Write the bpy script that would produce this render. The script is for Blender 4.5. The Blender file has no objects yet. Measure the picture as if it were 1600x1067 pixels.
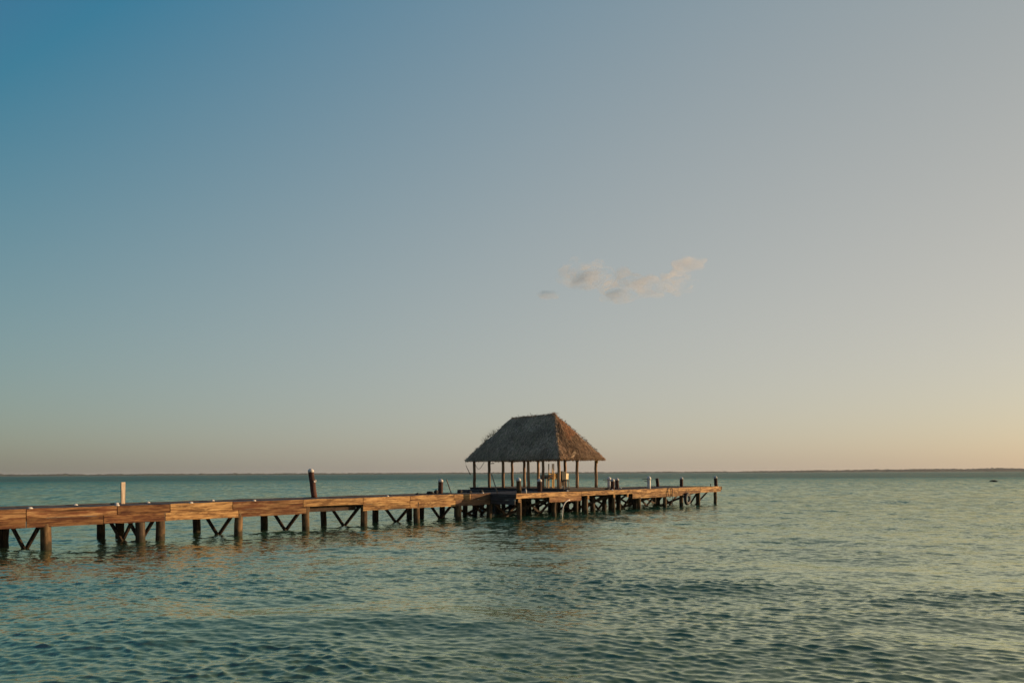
import bpy, math, random
import numpy as np
from mathutils import Vector, Matrix, noise as mnoise

random.seed(7)
rng = np.random.default_rng(11)
sc = bpy.context.scene
C = sc.collection

# ------------------------------------------------------------------ camera
cam_d = bpy.data.cameras.new('camera')
cam = bpy.data.objects.new('camera', cam_d); C.objects.link(cam)
cam_d.sensor_width = 36.0; cam_d.lens = 24.0
cam_d.shift_y = 0.1286
cam_d.clip_start = 0.1; cam_d.clip_end = 60000
cam.location = (0, 0, 2.3)
cam.rotation_mode = 'QUATERNION'
cam.rotation_quaternion = (Matrix.Rotation(math.radians(0.27), 3, 'Y') @ Matrix.Rotation(math.radians(90), 3, 'X')).to_quaternion()
sc.camera = cam

# ------------------------------------------------------------------ light
SUN_AZ, SUN_EL = math.radians(77), math.radians(9)
world = bpy.data.worlds.new('World'); sc.world = world; world.use_nodes = True
nt = world.node_tree; nt.nodes.clear()
wo = nt.nodes.new('ShaderNodeOutputWorld'); bg = nt.nodes.new('ShaderNodeBackground')
sky = nt.nodes.new('ShaderNodeTexSky'); sky.sky_type = 'NISHITA'; sky.sun_disc = False
sky.sun_elevation = SUN_EL; sky.sun_rotation = SUN_AZ
sky.altitude = 0; sky.air_density = 1.0; sky.dust_density = 1.0; sky.ozone_density = 1.0
bg.inputs['Strength'].default_value = 0.1
# low sun in humid air: scattered haze light is added to the clear-air sky, warmer and brighter towards the sun and the horizon
def wm(op, a, b=None):
    q = nt.nodes.new('ShaderNodeMath'); q.operation = op
    for i, v in enumerate((a, b)):
        if v is None: continue
        if isinstance(v, (int, float)): q.inputs[i].default_value = v
        else: nt.links.new(v, q.inputs[i])
    return q.outputs[0]
def wclamp(v, lo, hi): return wm('MINIMUM', wm('MAXIMUM', v, lo), hi)
wtc = nt.nodes.new('ShaderNodeTexCoord')
dt = nt.nodes.new('ShaderNodeVectorMath'); dt.operation = 'DOT_PRODUCT'; dt.inputs[1].default_value = (math.sin(SUN_AZ), math.cos(SUN_AZ), 0)
nt.links.new(wtc.outputs['Generated'], dt.inputs[0])
wsep = nt.nodes.new('ShaderNodeSeparateXYZ'); nt.links.new(wtc.outputs['Generated'], wsep.inputs[0])
g_ = wclamp(dt.outputs['Value'], -.5, .85); z_ = wclamp(wsep.outputs['Z'], 0, .85)
h_ = wm('EXPONENT', wm('MULTIPLY', z_, -10.0))
terms = [(1.0, (0.3768, 0.3786, 0.3183)), (g_, (0.2756, 0.1516, 0.1068)), (wm('MULTIPLY', g_, g_), (-0.1563, -0.1393, -0.1397)), (z_, (-0.5133, -0.3233, -0.0847)), (h_, (-0.141, -0.1592, -0.11)), (wm('MULTIPLY', g_, h_), (-0.0833, 0.0015, 0.0253)), (wm('MULTIPLY', g_, z_), (0.1259, 0.1045, -0.0324))]
sk = nt.nodes.new('ShaderNodeVectorMath'); sk.operation = 'SCALE'; sk.inputs['Scale'].default_value = 0.4
nt.links.new(sky.outputs[0], sk.inputs[0])
acc = None
for f_, col in terms:
    q = nt.nodes.new('ShaderNodeVectorMath'); q.operation = 'SCALE'; q.inputs[0].default_value = [10 * c for c in col]
    if isinstance(f_, float): q.inputs['Scale'].default_value = f_
    else: nt.links.new(f_, q.inputs['Scale'])
    if acc is None: acc = q.outputs[0]
    else:
        r_ = nt.nodes.new('ShaderNodeVectorMath'); r_.operation = 'ADD'; nt.links.new(acc, r_.inputs[0]); nt.links.new(q.outputs[0], r_.inputs[1]); acc = r_.outputs[0]
# sky behind the camera dimmed on purpose, to cut ambient light on near faces
bk = nt.nodes.new('ShaderNodeMapRange'); bk.interpolation_type = 'SMOOTHSTEP'; bk.inputs['From Min'].default_value = -.7; bk.inputs['From Max'].default_value = .25
bk.inputs['To Min'].default_value = .45; bk.inputs['To Max'].default_value = 1; nt.links.new(wsep.outputs['Y'], bk.inputs['Value'])
ab = nt.nodes.new('ShaderNodeVectorMath'); ab.operation = 'SCALE'; nt.links.new(acc, ab.inputs[0]); nt.links.new(bk.outputs[0], ab.inputs['Scale']); acc = ab.outputs[0]
mx_ = nt.nodes.new('ShaderNodeVectorMath'); mx_.operation = 'MAXIMUM'; mx_.inputs[1].default_value = (.15, .3, .4); nt.links.new(acc, mx_.inputs[0])
r_ = nt.nodes.new('ShaderNodeVectorMath'); r_.operation = 'ADD'; nt.links.new(mx_.outputs[0], r_.inputs[0]); nt.links.new(sk.outputs[0], r_.inputs[1])
nt.links.new(r_.outputs[0], bg.inputs['Color']); nt.links.new(bg.outputs[0], wo.inputs['Surface'])

sd = bpy.data.lights.new('sun', 'SUN'); sd.energy = 5.0; sd.angle = math.radians(0.6); sd.color = (1.0, 0.66, 0.36)
sun = bpy.data.objects.new('sun', sd); C.objects.link(sun)
sv = Vector((math.sin(SUN_AZ) * math.cos(SUN_EL), math.cos(SUN_AZ) * math.cos(SUN_EL), math.sin(SUN_EL)))
sun.rotation_euler = sv.to_track_quat('Z', 'Y').to_euler(); sun.location = sv * 60

sc.view_settings.view_transform = 'Standard'; sc.view_settings.look = 'None'
sc.view_settings.exposure = 0.0; sc.view_settings.gamma = 1.0
sc.cycles.max_bounces = 8; sc.cycles.volume_bounces = 6
sc.cycles.sample_clamp_indirect = 4.0

# ------------------------------------------------------------------ frame of the pier
TH = math.radians(46.5)                     # pier runs away to the right
CT, ST = math.cos(TH), math.sin(TH)
PX, PY = -2.6, 33.6
def L(x, w, z=0.0):
    """x along the pier, w across it away from the beach side, z above the water"""
    return Vector((PX + CT * x - ST * w, PY + ST * x + CT * w, z))
ZD = 1.24                                   # deck level
ZP = 1.38                                   # hut platform level

# ------------------------------------------------------------------ materials
def new_mat(name):
    m = bpy.data.materials.new(name); m.use_nodes = True
    n = m.node_tree.nodes; l = m.node_tree.links
    return m, n, l, n['Principled BSDF']

def wood(name, cols, grain=(1.2, 14, 14), rough=0.8, stain=0.5, stain_col=(0.05, 0.03, 0.02), bump=0.25):
    m, n, l, b = new_mat(name)
    tc = n.new('ShaderNodeTexCoord'); mp = n.new('ShaderNodeMapping'); mp.inputs['Scale'].default_value = grain
    oi = n.new('ShaderNodeObjectInfo')
    ad = n.new('ShaderNodeVectorMath'); ad.operation = 'ADD'
    mu = n.new('ShaderNodeVectorMath'); mu.operation = 'SCALE'; mu.inputs['Scale'].default_value = 37.0
    cb = n.new('ShaderNodeCombineXYZ')
    for k in range(3): l.new(oi.outputs['Random'], cb.inputs[k])
    l.new(cb.outputs[0], mu.inputs[0])
    l.new(tc.outputs['Object'], ad.inputs[0]); l.new(mu.outputs[0], ad.inputs[1]); l.new(ad.outputs[0], mp.inputs[0])
    nz = n.new('ShaderNodeTexNoise'); nz.inputs['Scale'].default_value = 1.0; nz.inputs['Detail'].default_value = 6; nz.inputs['Roughness'].default_value = 0.65
    l.new(mp.outputs[0], nz.inputs['Vector'])
    cr = n.new('ShaderNodeValToRGB'); e = cr.color_ramp.elements
    e[0].position = 0.33; e[0].color = (*cols[0], 1); e[1].position = 0.68; e[1].color = (*cols[-1], 1)
    if len(cols) > 2:
        q = cr.color_ramp.elements.new(0.5); q.color = (*cols[1], 1)
    l.new(nz.outputs['Fac'], cr.inputs[0])
    n2 = n.new('ShaderNodeTexNoise'); n2.inputs['Scale'].default_value = 1.0; n2.inputs['Detail'].default_value = 7; n2.inputs['Roughness'].default_value = 0.72
    m2 = n.new('ShaderNodeMapping'); m2.inputs['Scale'].default_value = [1.3 if g < 5 else 5.5 for g in grain]
    l.new(ad.outputs[0], m2.inputs[0]); l.new(m2.outputs[0], n2.inputs['Vector'])
    # long splits along the grain
    m3 = n.new('ShaderNodeMapping'); m3.inputs['Scale'].default_value = [g * .35 if g < 5 else g * 2.2 for g in grain]
    l.new(ad.outputs[0], m3.inputs[0]); n3 = n.new('ShaderNodeTexNoise'); n3.inputs['Scale'].default_value = 1; n3.inputs['Detail'].default_value = 3
    l.new(m3.outputs[0], n3.inputs['Vector'])
    r3 = n.new('ShaderNodeValToRGB'); r3.color_ramp.elements[0].position = .36; r3.color_ramp.elements[1].position = .42
    r3.color_ramp.elements[0].color = (.35, .3, .28, 1); r3.color_ramp.elements[1].color = (1, 1, 1, 1); l.new(n3.outputs['Fac'], r3.inputs[0])
    mm = n.new('ShaderNodeMix'); mm.data_type = 'RGBA'; mm.blend_type = 'MULTIPLY'; mm.inputs[0].default_value = 1
    r2 = n.new('ShaderNodeValToRGB'); r2.color_ramp.elements[0].position = 0.47; r2.color_ramp.elements[1].position = 0.58
    r2.color_ramp.elements[0].color = (0, 0, 0, 1); r2.color_ramp.elements[1].color = (stain, stain, stain, 1)
    l.new(n2.outputs['Fac'], r2.inputs[0])
    mx = n.new('ShaderNodeMix'); mx.data_type = 'RGBA'
    l.new(r2.outputs[0], mx.inputs[0]); l.new(cr.outputs[0], mx.inputs[6]); mx.inputs[7].default_value = (*stain_col, 1)
    hv = n.new('ShaderNodeHueSaturation'); mr = n.new('ShaderNodeMapRange')
    mr.inputs['To Min'].default_value = 0.75; mr.inputs['To Max'].default_value = 1.2
    l.new(oi.outputs['Random'], mr.inputs['Value']); l.new(mr.outputs[0], hv.inputs['Value'])
    l.new(mx.outputs[2], mm.inputs[6]); l.new(r3.outputs[0], mm.inputs[7]); l.new(mm.outputs[2], hv.inputs['Color']); l.new(hv.outputs[0], b.inputs['Base Color'])
    b.inputs['Roughness'].default_value = rough; b.inputs['Specular IOR Level'].default_value = 0.25
    bp = n.new('ShaderNodeBump'); bp.inputs['Strength'].default_value = bump; bp.inputs['Distance'].default_value = 0.02
    l.new(nz.outputs['Fac'], bp.inputs['Height']); l.new(bp.outputs[0], b.inputs['Normal'])
    return m

M = {}
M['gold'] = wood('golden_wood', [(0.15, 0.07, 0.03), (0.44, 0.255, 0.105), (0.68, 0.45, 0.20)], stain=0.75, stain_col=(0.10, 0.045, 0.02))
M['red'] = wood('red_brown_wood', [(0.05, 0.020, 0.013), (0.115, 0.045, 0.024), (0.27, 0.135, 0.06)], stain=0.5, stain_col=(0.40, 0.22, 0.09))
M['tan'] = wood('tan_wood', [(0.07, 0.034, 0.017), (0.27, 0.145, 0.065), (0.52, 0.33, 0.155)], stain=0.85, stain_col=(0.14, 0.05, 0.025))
M['dark_board'] = wood('dark_board_wood', [(0.05, 0.03, 0.02), (0.12, 0.065, 0.04), (0.20, 0.12, 0.07)], stain=.5, stain_col=(.28, .15, .07))  # darker boards on the stretch beside the wider pier head
M['pile'] = wood('pile_wood', [(0.07, 0.042, 0.022), (0.16, 0.10, 0.05), (0.26, 0.175, 0.085)], grain=(9, 9, 1.0), stain=0.7, stain_col=(0.05, 0.035, 0.025), bump=0.5)
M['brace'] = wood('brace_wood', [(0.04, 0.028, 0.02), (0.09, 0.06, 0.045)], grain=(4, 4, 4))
M['deck'] = wood('grey_deck_wood', [(0.07, 0.065, 0.062), (0.13, 0.12, 0.115), (0.19, 0.175, 0.16)], grain=(8, 1.2, 8), stain=0.4, stain_col=(0.05, 0.045, 0.045))
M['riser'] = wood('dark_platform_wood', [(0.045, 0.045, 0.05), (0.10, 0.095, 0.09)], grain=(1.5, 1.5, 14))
M['hutpost'] = wood('hut_post_wood', [(0.15, 0.09, 0.05), (0.38, 0.235, 0.135), (0.56, 0.37, 0.215)], grain=(9, 9, 1.2), stain=0.4)
M['mooring'] = wood('dark_post_wood', [(0.045, 0.022, 0.018), (0.09, 0.04, 0.03), (0.16, 0.07, 0.05)], grain=(9, 9, 1.4), stain=0.3)
M['grey_stick'] = wood('grey_tan_wood', [(0.25, 0.20, 0.15), (0.45, 0.37, 0.28), (0.55, 0.47, 0.38)], grain=(10, 10, 1.5), stain=0.2)
M['yellow'] = wood('yellow_wood', [(0.45, 0.27, 0.09), (0.62, 0.40, 0.15), (0.75, 0.52, 0.22)], grain=(3, 3, 3), stain=0.15)
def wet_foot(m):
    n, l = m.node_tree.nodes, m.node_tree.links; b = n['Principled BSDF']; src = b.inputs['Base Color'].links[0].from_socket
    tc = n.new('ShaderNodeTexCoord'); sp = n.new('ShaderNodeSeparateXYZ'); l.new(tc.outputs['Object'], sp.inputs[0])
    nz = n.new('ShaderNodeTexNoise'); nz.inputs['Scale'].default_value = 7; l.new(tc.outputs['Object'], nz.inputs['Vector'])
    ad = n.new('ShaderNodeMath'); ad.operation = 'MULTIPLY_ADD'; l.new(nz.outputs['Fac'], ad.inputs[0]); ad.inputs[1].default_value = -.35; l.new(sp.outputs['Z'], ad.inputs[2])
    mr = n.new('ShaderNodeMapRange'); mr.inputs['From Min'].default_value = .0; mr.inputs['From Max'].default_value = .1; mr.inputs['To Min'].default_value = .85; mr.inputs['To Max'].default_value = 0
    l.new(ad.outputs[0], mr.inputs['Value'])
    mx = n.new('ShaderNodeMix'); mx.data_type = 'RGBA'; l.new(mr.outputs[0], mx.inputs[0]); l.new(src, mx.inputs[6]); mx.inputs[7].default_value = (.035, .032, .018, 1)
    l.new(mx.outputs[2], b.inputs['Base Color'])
M['pile_shaded'] = wood('shaded_pile_wood', [(0.03, 0.022, 0.016), (0.07, 0.05, 0.035), (0.12, 0.085, 0.055)], grain=(9, 9, 1.0), stain=0.6, stain_col=(0.03, 0.025, 0.02), bump=0.5)  # pile wood with the shade under the deck put into its colour
wet_foot(M['pile']); wet_foot(M['pile_shaded'])
def plain(name, col, rough=0.6, var=0.25, scale=6.0, metal=0):
    m, n, l, b = new_mat(name)
    tc = n.new('ShaderNodeTexCoord'); nz = n.new('ShaderNodeTexNoise'); nz.inputs['Scale'].default_value = scale; nz.inputs['Detail'].default_value = 5
    l.new(tc.outputs['Object'], nz.inputs['Vector'])
    cr = n.new('ShaderNodeValToRGB'); e = cr.color_ramp.elements
    e[0].position = 0.3; e[0].color = (*[c * (1 - var) for c in col], 1); e[1].position = 0.7; e[1].color = (*[min(1, c * (1 + var)) for c in col], 1)
    l.new(nz.outputs['Fac'], cr.inputs[0]); l.new(cr.outputs[0], b.inputs['Base Color'])
    b.inputs['Roughness'].default_value = rough; b.inputs['Metallic'].default_value = metal
    return m
M['white'] = plain('weathered_white_paint', (0.72, 0.70, 0.66), 0.55, 0.12)
M['white_dirty'] = plain('dirty_white_cap', (0.55, 0.53, 0.50), 0.6, 0.35, 14)
M['rubber'] = plain('black_rubber', (0.02, 0.02, 0.022), 0.7)
M['tyre_rim'] = plain('grey_salt_crust', (0.33, 0.31, 0.29), 0.8, 0.3, 12)
M['dark'] = plain('dark_weed', (0.03, 0.028, 0.025), 0.9, 0.4)
M['rope'] = plain('grey_rope', (0.30, 0.27, 0.22), 0.9)
M['darkcanvas'] = plain('dark_green_canvas', (0.03, 0.04, 0.035), 0.8)
M['darkwood'] = plain('dark_brown_wood', (0.06, 0.03, 0.02), 0.7)
M['lightbox'] = plain('pale_yellow_plastic', (0.70, 0.55, 0.28), 0.5)

# ------------------------------------------------------------------ mesh helpers
class MB:
    def __init__(s): s.v = []; s.f = []; s.sm = []
    def box(s, c, size, rot=None, jit=0.0, taper=None):
        i = len(s.v); c = Vector(c); hx, hy, hz = [q / 2 for q in size]
        for dx in (-1, 1):
            for dy in (-1, 1):
                for dz in (-1, 1):
                    p = Vector((dx * hx, dy * hy, dz * hz))
                    if rot is not None: p = rot @ p
                    p += c + Vector([random.uniform(-jit, jit) for _ in range(3)])
                    s.v.append(p)
        for q in ((0, 1, 3, 2), (4, 6, 7, 5), (0, 4, 5, 1), (2, 3, 7, 6), (0, 2, 6, 4), (1, 5, 7, 3)):
            s.f.append([i + k for k in q]); s.sm.append(False)
        return s
    def bar(s, a, b, w, t, up=(0, 0, 1), jit=0.0):
        a = Vector(a); b = Vector(b); d = b - a; ln = d.length; x = d.normalized()
        y = Vector(up).cross(x)
        if y.length < 1e-4: y = Vector((0, 1, 0)).cross(x)
        y.normalize(); z = x.cross(y)
        R = Matrix((x, y, z)).transposed()
        return s.box((a + b) / 2, (ln, t, w), R, jit)
    def tube(s, pts, rad, n=10, cap=True, jit=0.0):
        pts = [Vector(p) for p in pts]
        if not isinstance(rad, (list, tuple)): rad = [rad] * len(pts)
        base = len(s.v); ref = None
        for k, p in enumerate(pts):
            t = (pts[min(k + 1, len(pts) - 1)] - pts[max(k - 1, 0)]).normalized()
            if ref is None:
                ref = Vector((1, 0, 0)) if abs(t.x) < 0.8 else Vector((0, 1, 0))
            u = (ref - t * ref.dot(t)).normalized(); v = t.cross(u); ref = u
            for j in range(n):
                a = 2 * math.pi * j / n; r = rad[k] * (1 + random.uniform(-jit, jit))
                s.v.append(p + (u * math.cos(a) + v * math.sin(a)) * r)
        for k in range(len(pts) - 1):
            for j in range(n):
                a = base + k * n + j; b = base + k * n + (j + 1) % n
                s.f.append([a, b, b + n, a + n]); s.sm.append(True)
        if cap:
            s.f.append([base + j for j in range(n)][::-1]); s.sm.append(False)
            e = base + (len(pts) - 1) * n
            s.f.append([e + j for j in range(n)]); s.sm.append(False)
        return s
    def build(s, name, mat, parent=None):
        me = bpy.data.meshes.new(name); me.from_pydata([tuple(p) for p in s.v], [], s.f)
        me.polygons.foreach_set('use_smooth', s.sm); me.materials.append(mat); me.update()
        o = bpy.data.objects.new(name, me); C.objects.link(o)
        if parent is not None: o.parent = parent
        return o

def tag(o, label=None, cat=None, group=None, kind=None):
    if label: o['label'] = label
    if cat: o['category'] = cat
    if group: o['group'] = group
    if kind: o['kind'] = kind
    return o
def empty(name, loc, label, cat, group=None, rz=TH):
    o = bpy.data.objects.new(name, None); C.objects.link(o); o.empty_display_size = 0.3
    o.location = loc; o.rotation_euler = (0, 0, rz)
    return tag(o, label, cat, group)

def pole_pts(a, b, r0, r1, k=6, wob=0.015):
    a = Vector(a); b = Vector(b); P = []; R = []
    for i in range(k + 1):
        t = i / k; p = a.lerp(b, t)
        if 0 < i < k: p += Vector((random.uniform(-wob, wob), random.uniform(-wob, wob), 0))
        P.append(p); R.append(r0 + (r1 - r0) * t)
    return P, R

# ------------------------------------------------------------------ pier
pier = empty('pier', (PX, PY, 0), 'long weathered wooden pier with golden side boards and round piles standing in the water', 'pier')

def planks(mb, x0, x1, w0, w1, z, step=0.19, th=0.045):
    x = x0
    while x < x1 - 0.05:
        ww = step - random.uniform(0.012, 0.025)
        mb.box((x + step / 2, (w0 + w1) / 2 + random.uniform(-0.015, 0.015), z - th / 2 + random.uniform(-0.006, 0.006)),
               (ww, w1 - w0 + random.uniform(-0.03, 0.03), th), None, 0.004)
        x += step
mb = MB()
planks(mb, -40, 2.16, 0.03, 3.0, ZD)
planks(mb, 2.20, 24.0, -1.75, 3.0, ZD)
mb.build('deck', M['deck'], pier)
mb = MB()
planks(mb, 7.6, 13.4, 3.02, 8.6, ZD)
mb.build('deck', M['deck'], pier)

def board(x0, x1, w, z0, z1, mat, end_z=None, th=0.05):
    """one side board with a slightly uneven edge; end_z tapers its lower edge at the far end"""
    b = MB(); n = max(2, int((x1 - x0) / 0.25)); rows = []
    for i in range(n + 1):
        t = i / n; x = x0 + (x1 - x0) * t
        lo = z0 if end_z is None else z0 + (end_z - z0) * t
        lo += mnoise.noise(Vector((x * 1.3, w, z0))) * 0.022
        hi = z1 + mnoise.noise(Vector((x * 1.1, w, z1 + 5))) * 0.018
        dw = mnoise.noise(Vector((x * 0.7, w + 3, z0))) * 0.015
        k = len(b.v)
        b.v += [Vector((x, w + dw - th / 2, lo)), Vector((x, w + dw - th / 2, hi)), Vector((x, w + dw + th / 2, hi)), Vector((x, w + dw + th / 2, lo))]
        rows.append(k)
    for a, c in zip(rows[:-1], rows[1:]):
        for q in range(4):
            r = (q + 1) % 4
            b.f.append([a + q, c + q, c + r, a + r]); b.sm.append(False)
    b.f.append([rows[0] + q for q in range(4)]); b.sm.append(False)
    b.f.append([rows[-1] + q for q in range(4)][::-1]); b.sm.append(False)
    return b.build('side_board', M[mat], pier)

ZT = ZD + 0.05
# upper run of the main pier
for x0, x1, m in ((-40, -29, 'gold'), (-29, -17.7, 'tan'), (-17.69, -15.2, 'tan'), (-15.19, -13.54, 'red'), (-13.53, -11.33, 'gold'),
                  (-11.32, -8.45, 'tan'), (-8.44, -5.6, 'gold'), (-5.59, -3.06, 'gold'), (-3.05, -0.35, 'gold'), (-0.34, 0.78, 'gold'), (0.79, 2.14, 'dark_board')):
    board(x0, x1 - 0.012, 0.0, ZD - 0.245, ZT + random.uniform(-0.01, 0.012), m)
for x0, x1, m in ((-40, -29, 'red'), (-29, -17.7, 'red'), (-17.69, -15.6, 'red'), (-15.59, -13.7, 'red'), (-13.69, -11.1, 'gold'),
                  (-11.09, -8.3, 'tan'), (-5.6, -3.06, 'gold'), (-3.05, -0.25, 'gold'), (-0.24, 2.14, 'dark_board')):
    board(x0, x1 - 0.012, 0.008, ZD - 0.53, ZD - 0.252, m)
board(-8.3, -5.75, 0.35, ZD - 0.50, ZD - 0.10, 'brace')
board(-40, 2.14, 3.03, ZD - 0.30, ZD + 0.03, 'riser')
# head of the pier
for x0, x1, m in ((2.16, 7.43, 'gold'), (7.44, 12.47, 'gold'), (12.48, 17.9, 'gold'), (17.92, 20.9, 'gold'), (20.92, 24.0, 'gold')):
    board(x0, x1 - 0.012, -1.8, ZD - 0.20, ZT + random.uniform(-0.01, 0.01), m)
board(4.71, 7.42, -1.792, ZD - 0.47, ZD - 0.21, 'tan')
board(12.48, 17.9, -1.792, ZD - 0.50, ZD - 0.21, 'gold')
board(17.92, 20.9, -1.792, ZD - 0.50, ZD - 0.21, 'tan', end_z=ZD - 0.34)
board(20.92, 23.98, -1.792, ZD - 0.34, ZD - 0.21, 'gold')
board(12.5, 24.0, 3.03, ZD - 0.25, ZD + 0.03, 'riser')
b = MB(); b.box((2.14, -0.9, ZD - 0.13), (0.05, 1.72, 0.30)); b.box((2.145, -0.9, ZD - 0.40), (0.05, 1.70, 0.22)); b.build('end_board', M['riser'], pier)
b = MB(); b.box((24.03, 0.6, ZD - 0.10), (0.05, 4.9, 0.26)); b.build('end_board', M['tan'], pier)
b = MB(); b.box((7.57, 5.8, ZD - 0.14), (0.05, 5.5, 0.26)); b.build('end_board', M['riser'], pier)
# stringers
for w in (0.3, 1.5, 2.7):
    b = MB(); b.box((-19, w, ZD - 0.16), (42, 0.09, 0.2)); b.build('stringer', M['brace'], pier)
for w in (-1.5, -0.3, 1.2, 2.7):
    b = MB(); b.box((13.1, w, ZD - 0.165), (21.6, 0.09, 0.2)); b.build('stringer', M['brace'], pier)
for w in (3.3, 5.8, 8.4):
    b = MB(); b.box((10.5, w, ZD - 0.16), (5.7, 0.09, 0.2)); b.build('stringer', M['brace'], pier)

def pile(x, w, top=ZD - 0.05, r=None, lean=0.03, mat='pile_shaded'):
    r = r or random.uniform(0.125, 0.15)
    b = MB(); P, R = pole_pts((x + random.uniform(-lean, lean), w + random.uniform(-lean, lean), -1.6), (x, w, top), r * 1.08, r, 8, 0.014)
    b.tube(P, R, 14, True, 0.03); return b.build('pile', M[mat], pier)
def cross(a, b, th=0.06, wd=0.13):
    q = MB(); q.bar(a, b, wd, th, jit=0.006); return q.build('brace', M['brace'], pier)

near = [-25.0, -22.2, -19.9, -17.17, -13.82, -11.04, -8.25, -5.46, -2.57, 0.07]
farp = [-25.6, -22.8, -20.4, -17.77, -14.28, -11.51, -8.68, -5.84, -2.99, -0.12]
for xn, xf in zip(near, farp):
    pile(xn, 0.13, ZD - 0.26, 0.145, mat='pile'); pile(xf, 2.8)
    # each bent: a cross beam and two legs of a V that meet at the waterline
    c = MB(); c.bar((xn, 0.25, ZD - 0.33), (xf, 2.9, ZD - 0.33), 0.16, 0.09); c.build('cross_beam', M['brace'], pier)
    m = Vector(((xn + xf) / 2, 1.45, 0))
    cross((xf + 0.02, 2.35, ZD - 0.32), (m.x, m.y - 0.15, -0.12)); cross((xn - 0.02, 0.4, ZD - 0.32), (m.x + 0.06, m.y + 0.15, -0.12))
for x, w in ((-14.44, 0.15), (-14.9, 2.8), (-0.9, 2.8), (2.35, 2.8), (1.3, 2.8), (2.3, 0.25), (3.7, 2.8), (5.4, 2.8)):
    pile(x, w)
cross((-14.9, 2.3, ZD - .3), (-14.7, 1.0, -.1)); cross((-14.5, 0.5, ZD - .3), (-14.6, 1.6, -.1))
cross((0.9, 2.7, ZD - .3), (3.6, 2.75, -.1)); cross((2.2, 1.8, ZD - .35), (4.2, 2.7, .05)); cross((5.3, 2.6, ZD - .35), (4.0, 2.7, -.05))
# head of the pier
hn = [2.59, 5.3, 8.09, 10.75, 13.48, 16.5, 18.6, 21.0, 23.5]
for x in hn: pile(x, -1.62, ZD - 0.2, 0.115, mat='pile')
for x in [2.6, 5.2, 8.0, 10.8, 13.5, 16.2, 19.2, 22.4]:
    pile(x, 0.5); pile(x + random.uniform(-.3, .3), 2.75)
for x in [8.0, 10.6, 13.1]:
    pile(x, 5.2); pile(x, 8.3)
for x in [6.7, 8.6, 9.4, 10.2, 11.4, 12.1, 12.9, 14.8]: pile(x, -0.5); pile(x + .3, 1.7)
for x in [7.9, 9.0, 9.9, 11.6, 12.4, 13.3]: pile(x, 3.9 + random.uniform(-.3, .3)); pile(x + .2, 6.8)
pile(21.6, -1.2, r=.1)
for i in range(len(hn) - 1):
    x0, x1 = hn[i], hn[i + 1]
    if i % 2: cross((x0 + .1, -1.5, ZD - .3), (x1 - .1, .4, -.1))
    else: cross((x1 - .1, -1.45, ZD - .3), (x0 + .2, .4, -.1))
for x0, x1 in ((2.6, 5.2), (5.2, 8.0), (8.0, 10.8), (10.8, 13.5), (13.5, 16.2), (16.2, 19.2), (19.2, 22.4)):
    cross((x0, 2.6, ZD - .3), (x1, 2.6, -.1)); cross((x1, 2.7, ZD - .3), (x0, 2.7, -.1))
    cross((x0, 0.42, ZD - .3), ((x0 + x1) / 2, 0.42, -.05)); cross((x1, 0.58, ZD - .3), ((x0 + x1) / 2, 0.58, -.05))
cross((22.7, -1.4, ZD - .34), (21.8, -0.9, -.05), wd=.1)
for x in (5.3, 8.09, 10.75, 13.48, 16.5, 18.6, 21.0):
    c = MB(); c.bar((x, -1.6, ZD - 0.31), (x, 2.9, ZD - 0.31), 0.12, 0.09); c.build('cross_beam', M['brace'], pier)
# short ledger blocks at the pile heads, lit by the sun
for x in (2.42, 8.09, 10.6, 12.0, 13.3):
    c = MB(); c.box((x, -1.77, ZD - 0.30), (0.16, 0.05, 0.2), None, .008); c.build('ledger_block', M['gold'], pier)

# ------------------------------------------------------------------ hut
HU, HW = 8.32, 0.53                      # near corner post
hl = L(HU + 1.8, HW + 3.6, 0)
hut = empty('thatched_hut', (hl.x, hl.y, ZD), 'open hut with steep thatched palm roof on bare wooden posts at the pier head', 'hut')
def H(x, w, z): return Vector((x - HU - 1.8, w - HW - 3.6, z - ZD))
b = MB()
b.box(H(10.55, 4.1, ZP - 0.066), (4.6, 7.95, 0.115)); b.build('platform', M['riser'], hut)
b = MB()
w = 0.12
while w < 8.1:
    b.box(H(10.55, w, ZP - 0.004 + random.uniform(-.003, .003)), (4.7, 0.17, 0.03), None, .003); w += 0.185
b.build('platform_boards', M['deck'], hut)
EZ = 3.06
posts = [(HU, HW), (HU, 1.75), (HU, 2.95), (HU, 5.1), (HU, 7.74), (HU, 6.35),
         (11.93, HW), (11.93, 3.0), (11.93, 5.3), (11.93, 7.74), (10.05, HW), (10.1, 4.9)]
for i, (x, w) in enumerate(posts):
    b = MB(); r = random.uniform(.085, .102)
    P, R = pole_pts(H(x + random.uniform(-.02, .02), w + random.uniform(-.02, .02), ZP), H(x, w, 3.45), r * 1.05, r * .92, 7, 0.013)
    b.tube(P, R, 12, True, .04); b.build('post', M['hutpost'], hut)
for w0, w1, x0, x1 in ((HW - .25, 7.99, HU, HU), (HW - .25, 7.99, 11.93, 11.93), (HW, HW, HU - .2, 12.1), (7.74, 7.74, HU - .2, 12.1), (4.1, 4.1, HU - .2, 12.1)):
    b = MB(); P, R = pole_pts(H(x0, w0, 3.28), H(x1, w1, 3.28), .07, .065, 6, .015)
    b.tube(P, R, 8); b.build('beam', M['hutpost'], hut)
b = MB(); b.box(H(11.86, 0.42, 3.07), (.05, .3, .34), Matrix.Rotation(math.radians(-20), 3, 'Z')); b.build('bracket', M['yellow'], hut)

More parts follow.
